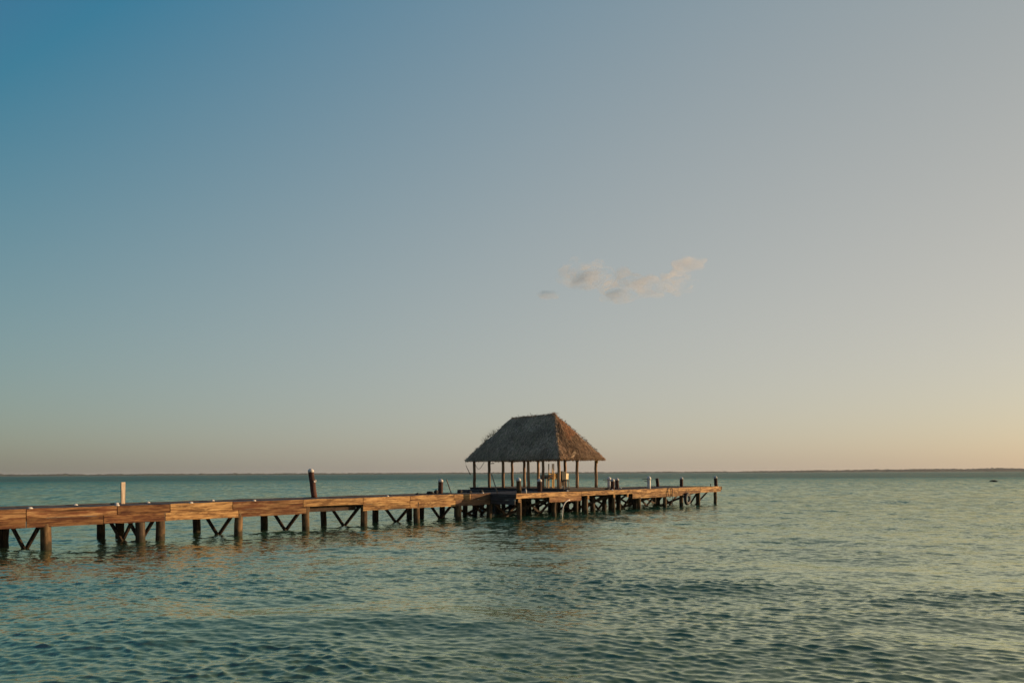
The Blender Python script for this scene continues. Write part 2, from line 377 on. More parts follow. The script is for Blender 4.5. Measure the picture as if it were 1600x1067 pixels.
# thatch: a solid core with thousands of palm strips lying down the slopes
OV = 0.42
ex0, ex1, ew0, ew1 = HU - OV, 11.93 + OV, HW - OV, 7.74 + OV
rx, rw0, rw1, RZ = 10.12, 2.36, 5.95, 5.97
c4 = [H(ex0, ew0, EZ + .10), H(ex1, ew0, EZ + .10), H(ex1, ew1, EZ + .10), H(ex0, ew1, EZ + .10)]
rr = [H(rx, rw0, RZ), H(rx, rw1, RZ - .03)]
def bulge(p, nrm, s, t): return p + nrm * (0.13 * math.sin(math.pi * t) )
core = MB()
faces = [(c4[3], c4[0], rr[0], rr[1]), (c4[0], c4[1], rr[0], rr[0]), (c4[1], c4[2], rr[1], rr[0]), (c4[2], c4[3], rr[1], rr[1])]
def fnorm(f):
    a, b_, c_, d_ = f
    nn = (b_ - a).cross(c_ - a).normalized()
    return nn
def fpoint(f, s, t, off=0.0):
    a, b_, c_, d_ = f
    p = a.lerp(b_, s).lerp(d_.lerp(c_, s), t); nn = fnorm(f)
    wob = mnoise.noise(p * 1.1) * .07 + mnoise.noise(p * 3.1) * .03
    edge = min(1, 6 * t) 
    return p + nn * (0.12 * math.sin(math.pi * t) * min(1, 5 * min(s, 1 - s)) + wob * edge + off)
for f in faces:
    base = len(core.v); ns, ntt = 24, 14
    for j in range(ntt + 1):
        for i in range(ns + 1):
            p = fpoint(f, i / ns, j / ntt, -.03); core.v.append(p)
    for j in range(ntt):
        for i in range(ns):
            a = base + j * (ns + 1) + i
            core.f.append([a, a + 1, a + ns + 2, a + ns + 1]); core.sm.append(True)
base = len(core.v); core.v += [p + Vector((0, 0, .02)) for p in c4]; core.f.append([base + 3, base + 2, base + 1, base]); core.sm.append(False)

thatch_m, n, l, bs = new_mat('palm_thatch')
at = n.new('ShaderNodeAttribute'); at.attribute_name = 'tint'
tc = n.new('ShaderNodeTexCoord'); nz = n.new('ShaderNodeTexNoise'); nz.inputs['Scale'].default_value = 9; nz.inputs['Detail'].default_value = 6
l.new(tc.outputs['Object'], nz.inputs['Vector'])
mr = n.new('ShaderNodeMapRange'); mr.inputs['From Min'].default_value = .3; mr.inputs['From Max'].default_value = .7; mr.inputs['To Min'].default_value = .6; mr.inputs['To Max'].default_value = 1.25
l.new(nz.outputs['Fac'], mr.inputs['Value'])
mxx = n.new('ShaderNodeVectorMath'); mxx.operation = 'SCALE'
l.new(at.outputs['Color'], mxx.inputs[0]); l.new(mr.outputs[0], mxx.inputs['Scale']); l.new(mxx.outputs[0], bs.inputs['Base Color'])
bs.inputs['Roughness'].default_value = .85; bs.inputs['Specular IOR Level'].default_value = .15

def blades_mesh(name, items, parent, extra=None):
    """items: (root, direction, width, across, colour)"""
    V = []; F = []; K = []
    if extra:
        V += [tuple(p) for p in extra.v]; F += extra.f; K += [(.05, .042, .034)] * len(extra.v)
    for root, dr, wd, ac, col, lift in items:
        i = len(V); tip = root + dr; mid = root + dr * .5 + lift
        V += [tuple(root - ac * wd * .5), tuple(root + ac * wd * .5), tuple(mid + ac * wd * .55), tuple(mid - ac * wd * .55), tuple(tip)]
        F += [[i, i + 1, i + 2, i + 3], [i + 3, i + 2, i + 4]]; K += [col] * 5
    me = bpy.data.meshes.new(name); me.from_pydata(V, [], F); me.materials.append(thatch_m)
    ca = me.color_attributes.new('tint', 'FLOAT_COLOR', 'POINT')
    arr = np.ones((len(V), 4), dtype=np.float32); arr[:, :3] = np.array(K); ca.data.foreach_set('color', arr.ravel())
    o = bpy.data.objects.new(name, me); C.objects.link(o); o.parent = parent
    return o
pal = [(.50, .36, .24), (.34, .25, .175), (.60, .45, .30), (.42, .31, .20), (.24, .185, .13), (.70, .53, .37), (.44, .38, .22)]  # for faces turned from the sun, lightened and warmed to lift their shade
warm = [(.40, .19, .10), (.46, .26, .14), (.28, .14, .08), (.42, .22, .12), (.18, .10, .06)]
brn = [(.25, .155, .095), (.18, .115, .07), (.31, .20, .125), (.13, .085, .055), (.40, .28, .18)]  # same thatch, kept darker for the sunlit end face
items = []
def area(f): return ((f[1] - f[0]).length + (f[2] - f[3]).length) / 2 * ((f[3] - f[0]).length)
random.seed(5)
for k, f in enumerate(faces):
    nn = fnorm(f)
    down = Vector((0, 0, -1)); down = (down - nn * down.dot(nn)).normalized(); side = down.cross(nn)
    cnt = int(area(f) * 620)
    for _ in range(cnt):
        t = 1 - math.sqrt(random.random()) if f[2] == f[3] else random.random() ** 1.15
        s = random.random()
        p = fpoint(f, s, t, random.uniform(-.01, .05))
        a = random.gauss(0, .24)
        dr = (down * math.cos(a) + side * math.sin(a)) * random.uniform(.25, .6) * min(1, .3 + 5 * t) + nn * random.uniform(-.04, .03)
        patch = mnoise.noise(p * .9 + Vector((3, 1, 7)))
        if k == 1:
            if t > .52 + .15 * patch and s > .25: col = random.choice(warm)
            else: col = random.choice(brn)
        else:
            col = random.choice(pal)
        m_ = 1 + .5 * patch
        col = tuple(max(.015, c * m_) for c in col)
        items.append((p, dr, random.uniform(.012, .034), side, col, nn * random.uniform(0, .03)))
    # eave fringe
    e = (f[1] - f[0]); nfr = int(e.length * 75)
    for _ in range(nfr):
        s = random.random(); p = fpoint(f, s, random.uniform(.0, .05), random.uniform(-.04, .05))
        a = random.gauss(0, .3)
        dr = (down * math.cos(a) + side * math.sin(a)) * random.uniform(.06, .15) + Vector((0, 0, -random.uniform(.01, .07)))
        items.append((p, dr, random.uniform(.02, .05), side, random.choice(pal if k != 1 else brn), Vector()))
# pale folded leaf near the lower edge of the sunlit end
f = faces[1]; nn = fnorm(f); down = Vector((0, 0, -1)); down = (down - nn * down.dot(nn)).normalized(); side = down.cross(nn)
for _ in range(70):
    s = random.uniform(.26, .68); p = fpoint(f, s, random.uniform(.02, .07) + .09 * max(0, .12 - abs(s - .4)) / .12, .05)
    dr = side * random.choice((-1, 1)) * random.uniform(.15, .4) + down * random.uniform(.02, .15)
    items.append((p, dr, .05, down, (.50, .37, .24), nn * .01))
roof = blades_mesh('thatch_roof', items, hut, core)
tag(roof)
# ridge and hip tufts
items = []
hips = [(rr[0], rr[1], 380), (c4[0], rr[0], 240), (c4[3], rr[1], 260), (c4[1], rr[0], 220), (c4[2], rr[1], 150)]
for a_, b_, cnt in hips:
    dirn = (b_ - a_).normalized(); ridge = cnt == 380
    for _ in range(cnt):
        t = random.random(); p = a_.lerp(b_, t) + Vector((0, 0, (.04 if ridge else .04) + (.10 * math.sin(math.pi * t) if not ridge else 0)))
        out = Vector((random.uniform(-1, 1), random.uniform(-1, 1), random.uniform(-1.2, -.15)))
        if ridge: out = Vector((random.choice((-1, 1)) * random.uniform(.5, 1), random.gauss(0, .5), random.uniform(-.9, .12)))
        if random.random() < .02: out.z = random.uniform(.3, .7)
        dr = out.normalized() * random.uniform(.12, .28)
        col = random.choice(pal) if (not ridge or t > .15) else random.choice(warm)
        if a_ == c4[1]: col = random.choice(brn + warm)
        items.append((p, dr, random.uniform(.015, .04), dirn, col, Vector((0, 0, random.uniform(0, .04)))))
# loose end sticking out past the ridge on the sunlit side, and ragged tufts on the far left hip
for _ in range(70):
    p = rr[0] + Vector((random.uniform(-.15, .15), random.uniform(-.1, .35), random.uniform(.0, .12)))
    dr = Vector((random.uniform(-.1, .3), -random.uniform(.1, .3), random.uniform(-.14, .06)))
    items.append((p, dr, .035, Vector((1, 0, 0)), random.choice(brn + warm), Vector()))
for _ in range(60):
    t = random.uniform(.38, .62); p = c4[3].lerp(rr[1], t) + Vector((0, 0, .1))
    dr = Vector((-random.uniform(-.2, .3), random.uniform(0, .3), random.uniform(.1, .38)))
    items.append((p, dr, .014, Vector((1, 0, 0)), random.choice(pal), Vector()))
blades_mesh('ridge_thatch', items, hut)

# ------------------------------------------------------------------ things on the pier
def mooring_post(x, w, h, r, label, lean=(0, 0), cap=True, mat='mooring', zb=ZD, group='dark mooring posts with pale tops', ring=False):
    p = L(x, w, zb); o = empty('mooring_post', p, label, 'post', group)
    b = MB(); P, R = pole_pts((0, 0, -.02), (lean[0], lean[1], h), r * 1.04, r, 7, .008)
    b.tube(P, R, 14, True, .03); b.build('post', M[mat], o)
    if cap:
        b = MB(); c = Vector((lean[0], lean[1], h))
        pts = [c + Vector((0, 0, z)) for z in (-.07, .0, .05, .085, .10)]
        b.tube(pts, [r * 1.07, r * 1.09, r * .9, r * .5, r * .12], 14, True, .02); b.build('cap', M['white_dirty'], o)
    if ring:
        b = MB(); b.tube([Vector((lean[0] * .6 + (r + .03) + .05 * math.cos(a), lean[1] * .6, h * .62 + .05 * math.sin(a))) for a in [q * math.pi / 6 for q in range(13)]], .014, 6)
        b.box((lean[0] * .6 + r * .3, -r * .95, h * .6), (.09, .03, .07)); b.build('iron_ring', M['white_dirty'], o)
    return o
mooring_post(-6.27, 2.85, 1.22, .125, 'tallest dark brown post with pale cap, on the long narrow part of the pier', lean=(-.14, 0.05), ring=True)
mooring_post(1.22, 2.85, .68, .13, 'reddish brown capped post beside a thin leaning stick', lean=(.02, 0))
mooring_post(2.71, -1.5, .74, .12, 'capped post on the near corner where the pier widens', lean=(-.04, 0), mat='pile')
mooring_post(6.91, 0.8, .64, .13, 'capped post directly in front of the hut, before its dark timber edge')
mooring_post(10.84, -1.5, .62, .12, 'left one of the two dark posts standing close together right of the hut')
mooring_post(14.84, .96, .62, .125, 'right one of the two dark posts standing close together right of the hut')
mooring_post(22.73, 2.7, .62, .12, 'slim dark uncapped post on the far edge, just right of the white post', lean=(-.12, 0), cap=False)
mooring_post(23.5, 1.13, .62, .125, 'capped dark post between the slim uncapped post and the last post of the pier')
mooring_post(23.75, -1.55, .70, .12, 'last capped dark post at the outermost end of the pier', lean=(-.10, 0))

# the low uncapped stub
p = L(23.6, -1.2, ZD); b = MB(); b.tube([Vector((0, 0, -.02)), Vector((-.01, 0, .12)), Vector((0, 0, .24))], [.035, .03, .035], 8)
o = b.build('short_peg', M['dark']); o.location = p; tag(o, 'short thin dark peg beside the last post of the pier', 'peg')

def white_post(x, w, h, r, label):
    o = empty('white_post', L(x, w, ZD), label, 'post', 'white posts on the pier head')
    b = MB(); b.tube([Vector((0, 0, z)) for z in (-.02, h * .3, h * .6, h - .1)], [r, r * .98, r * .96, r * .95], 14, True, .02); b.build('post', M['white'], o)
    b = MB(); b.tube([Vector((0, 0, z)) for z in (h - .11, h - .02, h + .06, h + .12)], [r * 1.15, r * 1.2, r * .9, r * .25], 14, True, .03); b.build('cap', M['white'], o)
    R = Matrix.Rotation(-TH, 3, 'Z')
    b = MB(); b.bar(R @ Vector((-.42, 0, h - .09)), R @ Vector((0, 0, h - .07)), .04, .06); b.bar(R @ Vector((-.28, 0, h - .2)), R @ Vector((0, 0, h - .2)), .035, .05)
    b.build('arm', M['dark'], o); return o
white_post(16.4, 2.7, .66, .125, 'white post on the far edge, left of the two close dark posts')
white_post(14.89, -1.45, .72, .115, 'white post with short dark arm on the near edge, standing alone')

p = L(-14.16, 2.85, ZD); b = MB(); b.box((0, 0, .39), (.155, .05, .82), Matrix.Rotation(.4, 3, 'Z'), .006)
o = b.build('flat_stake', M['grey_stick']); o.location = p; o.rotation_euler = (0, 0, TH); tag(o, 'pale flat board standing upright on the left stretch of the pier', 'stake')
def stick(x, w, dx, h, label, wd=.07):
    a = L(x, w, ZD - .02); RI = Matrix.Rotation(0, 3, 'Z')
    b = MB(); b.bar((0, 0, 0), (dx, 0, h), wd, .05, up=(0, 1, 0), jit=.004)
    o = b.build('leaning_stick', M['grey_stick']); o.location = a; return tag(o, label, 'stick', 'thin leaning sticks')
stick(1.95, 2.8, -.26, .76, 'thin pale stick leaning left beside the reddish brown capped post')
stick(2.6, -.1, -.33, 1.06, 'longer grey stick leaning left against the hut platform, by the inner corner')
o = None

# small white fittings along both edges of the deck
fit = [(-17.6, .12, 'white fitting on the near edge, nearest the left end of the pier'), (-15.2, .12, 'white fitting on the near edge, in front of the upright pale board'),
       (-12.83, .12, 'white fitting on the near edge where dark boards turn golden'), (-10.49, .12, 'white fitting on the near edge above the big stained board joint'),
       (-4.31, .12, 'white fitting on the near edge, right of the gap in the lower boards'), (-15.69, 2.85, 'white fitting on the far edge, farthest left'),
       (-14.4, 2.75, 'white fitting touching the foot of the upright pale board'), (-13.3, 2.85, 'white fitting on the far edge just right of the upright pale board'),
       (-10.86, 2.85, 'white fitting on the far edge, fourth from the left'), (1.6, .14, 'white fitting on the near edge below the two thin lumps and the short post'),
       (2.9, -1.6, 'upright white fitting right of the corner post'), (7.2, -1.0, 'white fitting in front of the hut table'), (10.4, -1.65, 'white fitting left of the close dark posts'),
       (16.2, 1.6, 'white fitting right of the close dark posts')]
for i, (x, w, lab) in enumerate(fit):
    b = MB(); h = .055 if i != 10 else .17
    b.tube([Vector((0, 0, 0)), Vector((0, 0, h * .5)), Vector((0, 0, h)), Vector((0, 0, h * 1.25))], [.06 if i != 10 else .05, .055 if i != 10 else .05, .035, .012], 12, True, .08)
    o = b.build('deck_fitting', M['white_dirty']); o.scale = (1.35 if i != 10 else 1, 1, 1)
    q = L(x, w, ZT if abs(w) < .2 and w > 0 and False else ZD); q.z = ZD + .02 if w > 1 else ZD + .045
    q.z = ZT - .004 if w < .2 else ZD - .004; q.xy = L(x, 0.0 if 0 < w < .2 else (-1.79 if w < -1.2 else w)).xy; o.scale.z = .9 if i != 10 else 1.1
    o.location = q; o.rotation_euler = (0, 0, TH); tag(o, lab, 'deck fitting', 'small white fittings on the deck')

def lump(x, w, sx, sy, sz, seed, label):
    bpyv = []; b = MB(); n1, n2 = 10, 7
    for j in range(n2):
        ph = math.pi * (j + .5) / n2
        for i in range(n1):
            a = 2 * math.pi * i / n1
            p = Vector((math.sin(ph) * math.cos(a), math.sin(ph) * math.sin(a), math.cos(ph)))
            k = 1 + .45 * mnoise.noise(p * 1.7 + Vector((seed, 0, 0)))
            b.v.append(Vector((p.x * sx * k, p.y * sy * k, max(-.01, (p.z * k + .7) * sz))))
    for j in range(n2 - 1):
        for i in range(n1):
            a = j * n1 + i; c = j * n1 + (i + 1) % n1
            b.f.append([a, a + n1, c + n1, c]); b.sm.append(True)
    b.f.append(list(range(n1))); b.sm.append(True); b.f.append([(n2 - 1) * n1 + i for i in range(n1)][::-1]); b.sm.append(True)
    o = b.build('seaweed_clump', M['dark']); o.location = L(x, w, ZD); o.rotation_euler = (0, 0, TH + seed)
    return tag(o, label, 'debris', 'dark clumps left on the deck')
lump(-.6, 2.5, .12, .08, .05, 1.1, 'smallest dark clump, farthest left on the deck')
lump(.3, 2.6, .2, .12, .09, 2.3, 'dark clump at the left foot of the reddish brown post')
lump(.62, 2.5, .13, .12, .12, 3.4, 'rounded dark clump almost touching the reddish brown post')
lump(2.3, 2.5, .22, .14, .11, 4.2, 'widest dark clump, right of the leaning stick')
lump(2.9, 2.4, .14, .12, .07, 5.7, 'low dark clump second left of the hut platform')
lump(3.9, 2.5, .14, .13, .09, 6.1, 'dark clump closest to the hut platform corner')

# hose hanging from the head boards
b = MB(); pts = []
for k in range(25):
    a = 2 * math.pi * k / 24
    pts.append(Vector((.28 * math.cos(a), -.06 - .02 * math.sin(a * 2), .34 * math.sin(a))))
b.tube(pts, .022, 8, False)
b.tube([Vector((.26, -.06, -.1)), Vector((.30, -.05, -.35)), Vector((.28, -.05, -.62)), Vector((.33, -.05, -.85))], .02, 8)
o = b.build('hose', M['rubber']); o.location = L(16.75, -1.82, ZD - .22); o.rotation_euler = (0, 0, TH); tag(o, 'black hose looped over the golden boards near the outer end of the pier', 'hose')
# tyre hung as a fender
ty = empty('tyre', L(18.9, -1.93, ZD - .72), 'old tyre hanging as a fender beneath the golden boards, touching the water', 'tyre')
b = MB(); n1, n2 = 28, 12
for i in range(n1):
    a = 2 * math.pi * i / n1
    for j in range(n2):
        q = 2 * math.pi * j / n2; rr_ = .30 + .085 * math.cos(q) * (1 if math.cos(q) > 0 else .9); yy = .10 * math.sin(q)
        b.v.append(Vector((rr_ * math.cos(a), yy, rr_ * 1.12 * math.sin(a))))
for i in range(n1):
    for j in range(n2):
        b.f.append([i * n2 + j, i * n2 + (j + 1) % n2, ((i + 1) % n1) * n2 + (j + 1) % n2, ((i + 1) % n1) * n2 + j]); b.sm.append(True)
b.build('tread', M['rubber'], ty)
b = MB(); b.tube([Vector((.225 * math.cos(a), -.07, .25 * math.sin(a))) for a in [q * math.pi / 12 for q in range(25)]], .03, 8, False); b.build('rim_bead', M['tyre_rim'], ty)
b = MB(); b.tube([Vector((0, 0, .3)), Vector((.02, .08, .55)), Vector((.03, .12, .75))], .012, 6); b.build('rope', M['rope'], ty)
# white pipe curving from the boards into the water
b = MB(); pts = [Vector((.62 - .62 * math.cos(a) * 1.0 if False else .62 * (1 - math.sin(a)), 0, -.62 * (1 - math.cos(a)))) for a in [q * math.pi / 2 / 10 for q in range(11)]]
pts += [Vector((-.03, 0, -.85)), Vector((-.05, 0, -1.3))]
b.tube(pts, .028, 8); o = b.build('drain_pipe', M['white']); o.location = L(5.75, -1.84, ZD - .40); o.rotation_euler = (0, 0, TH); tag(o, 'thin white pipe bending from the double boards down into the water', 'pipe')

# things under and on the hut
b = MB(); pts = []
for k in range(15):
    t = k / 14; pts.append(Vector((0, -.9 * t, -.42 * math.sin(math.pi * t) - .05 * math.sin(math.pi * 2 * t))))
b.tube(pts, .016, 6); o = b.build('hanging_rope', M['rope']); o.location = L(HU, 7.7, 3.02); o.rotation_euler = (0, 0, TH); tag(o, 'thin rope sagging under the left eave of the thatched roof', 'rope')
b = MB(); b.bar((0, .35, 0), (0, -.15, .01), .05, .06); b.tube([Vector((0, .2, 0)), Vector((0, .2, .22))], .01, 5); b.tube([Vector((0, -.05, 0)), Vector((0, -.05, .22))], .01, 5)
o = b.build('hanging_board', M['darkwood']); o.location = L(HU + .05, 6.1, 2.93); o.rotation_euler = (0, 0, TH); tag(o, 'short dark board hanging under the eave between the second and third posts', 'board')
b = MB(); P, R = pole_pts((0, 0, 0), (.12, -.3, -.62), .016, .026, 4, .01); b.tube(P, R, 6); b.tube([Vector((-.02, .03, .28)), Vector((0, 0, 0))], .005, 4)
o = b.build('dangling_frond', M['dark']); o.location = L(ex0 + .05, ew1 - .02, EZ - .22); o.rotation_euler = (0, 0, TH); tag(o, 'thin dark frond dangling below the far left corner of the roof', 'frond')

# furniture under the hut
def wc(px_x, px_w): return L(px_x, px_w, ZP)
RZ_ = -TH
tb = empty('table', L(9.7, 2.62, ZP), 'dark wooden table inside the hut with pale legs', 'table')
b = MB(); b.box((0, 0, .76), (.62, .7, .07), None, .004); b.box((0, 0, .64), (.55, .6, .13)); b.build('tabletop', M['darkwood'], tb)
for sx in (-1, 1):
    for sy in (-1, 1):
        b = MB(); b.box((sx * .25, sy * .28, .29), (.05, .05, .58)); b.build('leg', M['grey_stick'], tb)
hc = empty('high_chair', L(9.7, 2.13, ZP), 'tall yellow wooden chair with slatted sides and thin uprights inside the hut', 'chair')
for sx in (-1, 1):
    for sy in (-1, 1):
        b = MB(); b.box((sx * .17, sy * .2, .75 if sy > 0 or sx < 0 else .45), (.045, .045, 1.5 if sy > 0 or sx < 0 else .9)); b.build('leg', M['yellow'], hc)
b = MB()
for z in (.62, .70, .78, .86): b.box((0, -.215, z), (.36, .02, .06), None, .003); b.box((0, .215, z), (.36, .02, .06))
b.build('slats', M['yellow'], hc)
b = MB(); b.box((0, 0, .56), (.37, .42, .04)); b.build('seat', M['yellow'], hc)
b = MB()
for z in (.64, .74, .84): b.box((.2, 0, z), (.02, .36, .06))
b.build('side_slats', M['yellow'], hc)
fc = empty('folded_chair', L(9.7, 1.47, ZP), 'folded dark canvas chair leaning against the corner post inside the hut', 'chair')
b = MB(); b.bar((0.02, 0, .12), (-.1, 0, 1.02), .14, .3, up=(0, 1, 0)); b.build('canvas', M['darkcanvas'], fc)
for sy in (-.16, .16):
    b = MB(); b.bar((.05, sy, 0), (-.12, sy, 1.05), .04, .03, up=(0, 1, 0)); b.build('frame', M['darkwood'], fc)
pc = empty('patio_chair', L(9.8, 1.15, ZP), 'chair with pale yellow back and dark seat beside the corner post inside the hut', 'chair')
b = MB(); b.bar((.0, 0, .55), (.03, 0, .90), .10, .24, up=(0, 1, 0)); b.build('backrest', M['lightbox'], pc)
b = MB(); b.box((-.14, 0, .47), (.34, .4, .05), Matrix.Rotation(.1, 3, 'Y')); b.build('seat', M['darkcanvas'], pc)
b = MB(); b.bar((-.26, 0, .45), (-.32, 0, 1.0), .05, .36, up=(0, 1, 0)); b.build('side_panel', M['darkcanvas'], pc)
for sx in (-.28, .0):
    for sy in (-.17, .17):
        b = MB(); b.bar((sx, sy, 0), (sx + .02, sy, .47), .035, .035); b.build('leg', M['grey_stick'], pc)

# ------------------------------------------------------------------ floating log far out
b = MB(); P = [Vector((t * 1.9 - .95, 0, .05 + .10 * math.sin(math.pi * t) + .1 * (1 - t))) for t in [k / 8 for k in range(9)]]
b.tube(P, [.03, .09, .13, .17, .2, .2, .17, .1, .03], 10, True, .05)
o = b.build('drifting_log', M['dark']); o.location = (103, 146, 0); tag(o, 'small dark log drifting far out on the open water at the right', 'log')

# ------------------------------------------------------------------ water
def spectrum_tile(Lt, N, lam_lo, lam_hi, wdir, spread, slope, seed, p=4.0):
    """random wave field on a repeating tile: height and horizontal drift, scaled to an rms slope"""
    r = np.random.default_rng(seed)
    k1 = 2 * np.pi * np.fft.fftfreq(N, Lt / N); kx, ky = np.meshgrid(k1, k1)
    k = np.hypot(kx, ky); k[0, 0] = 1
    lam = 2 * np.pi / k
    ang = np.arctan2(ky, kx) - wdir
    D = np.abs(np.cos(ang)) ** spread * (1 + .0) + 0.03
    band = 1 / (1 + np.exp(-(np.log(lam) - math.log(lam_lo)) / .09)) / (1 + np.exp((np.log(lam) - math.log(lam_hi)) / .14))
    A = np.sqrt(D * band * k ** (-p)); A[0, 0] = 0
    F = A * (r.normal(size=(N, N)) + 1j * r.normal(size=(N, N)))
    h = np.fft.ifft2(F).real
    dx = np.fft.ifft2(-1j * kx / k * F).real; dy = np.fft.ifft2(-1j * ky / k * F).real
    gx = np.fft.ifft2(1j * kx * F).real; gy = np.fft.ifft2(1j * ky * F).real
    s = slope / math.sqrt((gx ** 2 + gy ** 2).mean())
    return (h * s, dx * s, dy * s, Lt, N)
def sample(tile, x, y, rot):
    h, dx, dy, Lt, N = tile
    c, s = math.cos(rot), math.sin(rot)
    X = (x * c + y * s) / Lt * N; Y = (-x * s + y * c) / Lt * N
    i = np.floor(X).astype(int); j = np.floor(Y).astype(int); fx = X - i; fy = Y - j
    i0, i1, j0, j1 = i % N, (i + 1) % N, j % N, (j + 1) % N
    def g(a): return a[j0, i0] * (1 - fx) * (1 - fy) + a[j0, i1] * fx * (1 - fy) + a[j1, i0] * (1 - fx) * fy + a[j1, i1] * fx * fy
    H_, DX, DY = g(h), g(dx), g(dy)
    return H_, DX * c - DY * s, DX * s + DY * c
WD = math.radians(80)
tiles = [  # tile, rotation, start and end of fade with distance
    (spectrum_tile(97, 1024, 2.0, 5, WD, 6, .05, 1, 4.0), 0.0, 150, 330),
    (spectrum_tile(41, 1024, .45, 1.2, WD + .3, 5, .04, 2, 4.0), .23, 60, 130),
    (spectrum_tile(19.3, 512, .2, .5, WD - .15, 4, .06, 6, 4.0), .11, 26, 62),
    (spectrum_tile(11.9, 512, .08, .22, WD + .3, 7, .15, 3, 3.4), -.31, 14, 34),
    (spectrum_tile(14.3, 512, .10, .28, WD - .65, 8, .12, 4, 3.4), .3, 13, 32),
]
def build_water():
    r = [1.2]
    while r[-1] < 60: r.append(r[-1] * 1.0033)
    while r[-1] < 400: r.append(r[-1] * 1.009)
    while r[-1] < 45000: r.append(r[-1] * 1.07)
    r = np.array(r)
    fine = np.radians(np.arange(-60, 60.001, .16)); coarse = np.radians(np.arange(65, 296, 3.0))
    th = np.concatenate([fine, coarse]); nt_, nr = len(th), len(r)
    R, T = np.meshgrid(r, th, indexing='ij')
    X = R * np.sin(T); Y = R * np.cos(T); Z = np.zeros_like(X); DX = Z.copy(); DY = Z.copy()
    gust = .5 + .5 * np.sin(X * .05 + 1.3 * np.sin(Y * .031 + 1)) * np.sin(Y * .043 + .9 * np.sin(X * .027))
    patch_t = spectrum_tile(73, 256, 3.0, 9, 0, 0, 1, 9); ph_ = patch_t[0].std(); pn = np.clip(sample(patch_t, X, Y * 1.0, .4)[0] / ph_, -1.6, 1.6)
    for tile, rot, f0, f1 in tiles:
        w = np.clip((f1 - R) / (f1 - f0), 0, 1); w = w * w * (3 - 2 * w)
        a, b_, c_ = sample(tile, X, Y, rot)
        g = (.75 + .5 * gust) * (1 + .25 * pn) if tile[3] < 20 else 1
        Z += a * w * g; DX += b_ * w * g; DY += c_ * w * g
    X -= DX * 1.0; Y -= DY * 1.0
    co = np.stack([X, Y, Z], -1).reshape(-1, 3)
    i, j = np.meshgrid(np.arange(nr - 1), np.arange(nt_), indexing='ij'); j2 = (j + 1) % nt_
    q = np.stack([i * nt_ + j, i * nt_ + j2, (i + 1) * nt_ + j2, (i + 1) * nt_ + j], -1).reshape(-1, 4)
    c0 = len(co); co = np.vstack([co, [[0, 0, 0]]])
    tri = np.stack([np.full(nt_, c0), (np.arange(nt_) + 1) % nt_, np.arange(nt_)], -1)
    me = bpy.data.meshes.new('water')
    nq, n3 = len(q), len(tri)
    me.vertices.add(len(co)); me.vertices.foreach_set('co', co.astype(np.float32).ravel())
    me.loops.add(nq * 4 + n3 * 3); me.loops.foreach_set('vertex_index', np.concatenate([q.ravel(), tri.ravel()]).astype(np.int32))
    me.polygons.add(nq + n3)
    me.polygons.foreach_set('loop_start', np.concatenate([np.arange(nq) * 4, nq * 4 + np.arange(n3) * 3]).astype(np.int32))
    me.polygons.foreach_set('use_smooth', np.ones(nq + n3, dtype=bool))
    me.update(calc_edges=True); me.validate()
    o = bpy.data.objects.new('water', me); C.objects.link(o); o['kind'] = 'structure'
    return o
water = build_water()
m, n, l, b = new_mat('sea_water')
geo = n.new('ShaderNodeNewGeometry')
def noise_node(scale, detail=3, rough=.55, stretch=(1, 1, 1), rot=0):
    mp = n.new('ShaderNodeMapping'); mp.inputs['Scale'].default_value = stretch; mp.inputs['Rotation'].default_value = (0, 0, rot)
    l.new(geo.outputs['Position'], mp.inputs[0])
    z = n.new('ShaderNodeTexNoise'); z.inputs['Scale'].default_value = scale; z.inputs['Detail'].default_value = detail; z.inputs['Roughness'].default_value = rough
    l.new(mp.outputs[0], z.inputs['Vector']); return z
def math_node(op, a, b_=None, c_=None):
    q = n.new('ShaderNodeMath'); q.operation = op
    for i_, v in enumerate((a, b_, c_)):
        if v is None: continue
        if isinstance(v, (int, float)): q.inputs[i_].default_value = v
        else: l.new(v, q.inputs[i_])
    return q.outputs[0]
# depth of the bay: shallow sandy green near the beach, turquoise beyond, darker where it drops off
sep = n.new('ShaderNodeSeparateXYZ'); l.new(geo.outputs['Position'], sep.inputs[0])
big = noise_node(.02, 3, .5, (1, 1, 1))
yy = math_node('ADD', sep.outputs['Y'], math_node('MULTIPLY', math_node('SUBTRACT', big.outputs['Fac'], .5), 26.0))
lg = math_node('LOGARITHM', math_node('MAXIMUM', yy, 2.0), 10.0)
ramp = n.new('ShaderNodeValToRGB'); e = ramp.color_ramp.elements
e[0].position = .22; e[0].color = (.075, .115, .055, 1)
e[1].position = .95; e[1].color = (.003, .10, .115, 1)
for pos, col in ((.40, (.055, .11, .065)), (.50, (.02, .11, .08)), (.62, (.008, .17, .165)), (.735, (.008, .18, .18)), (.765, (.003, .10, .115))):
    q = e.new(pos); q.color = (*col, 1)
l.new(math_node('DIVIDE', lg, 3.2), ramp.inputs[0])
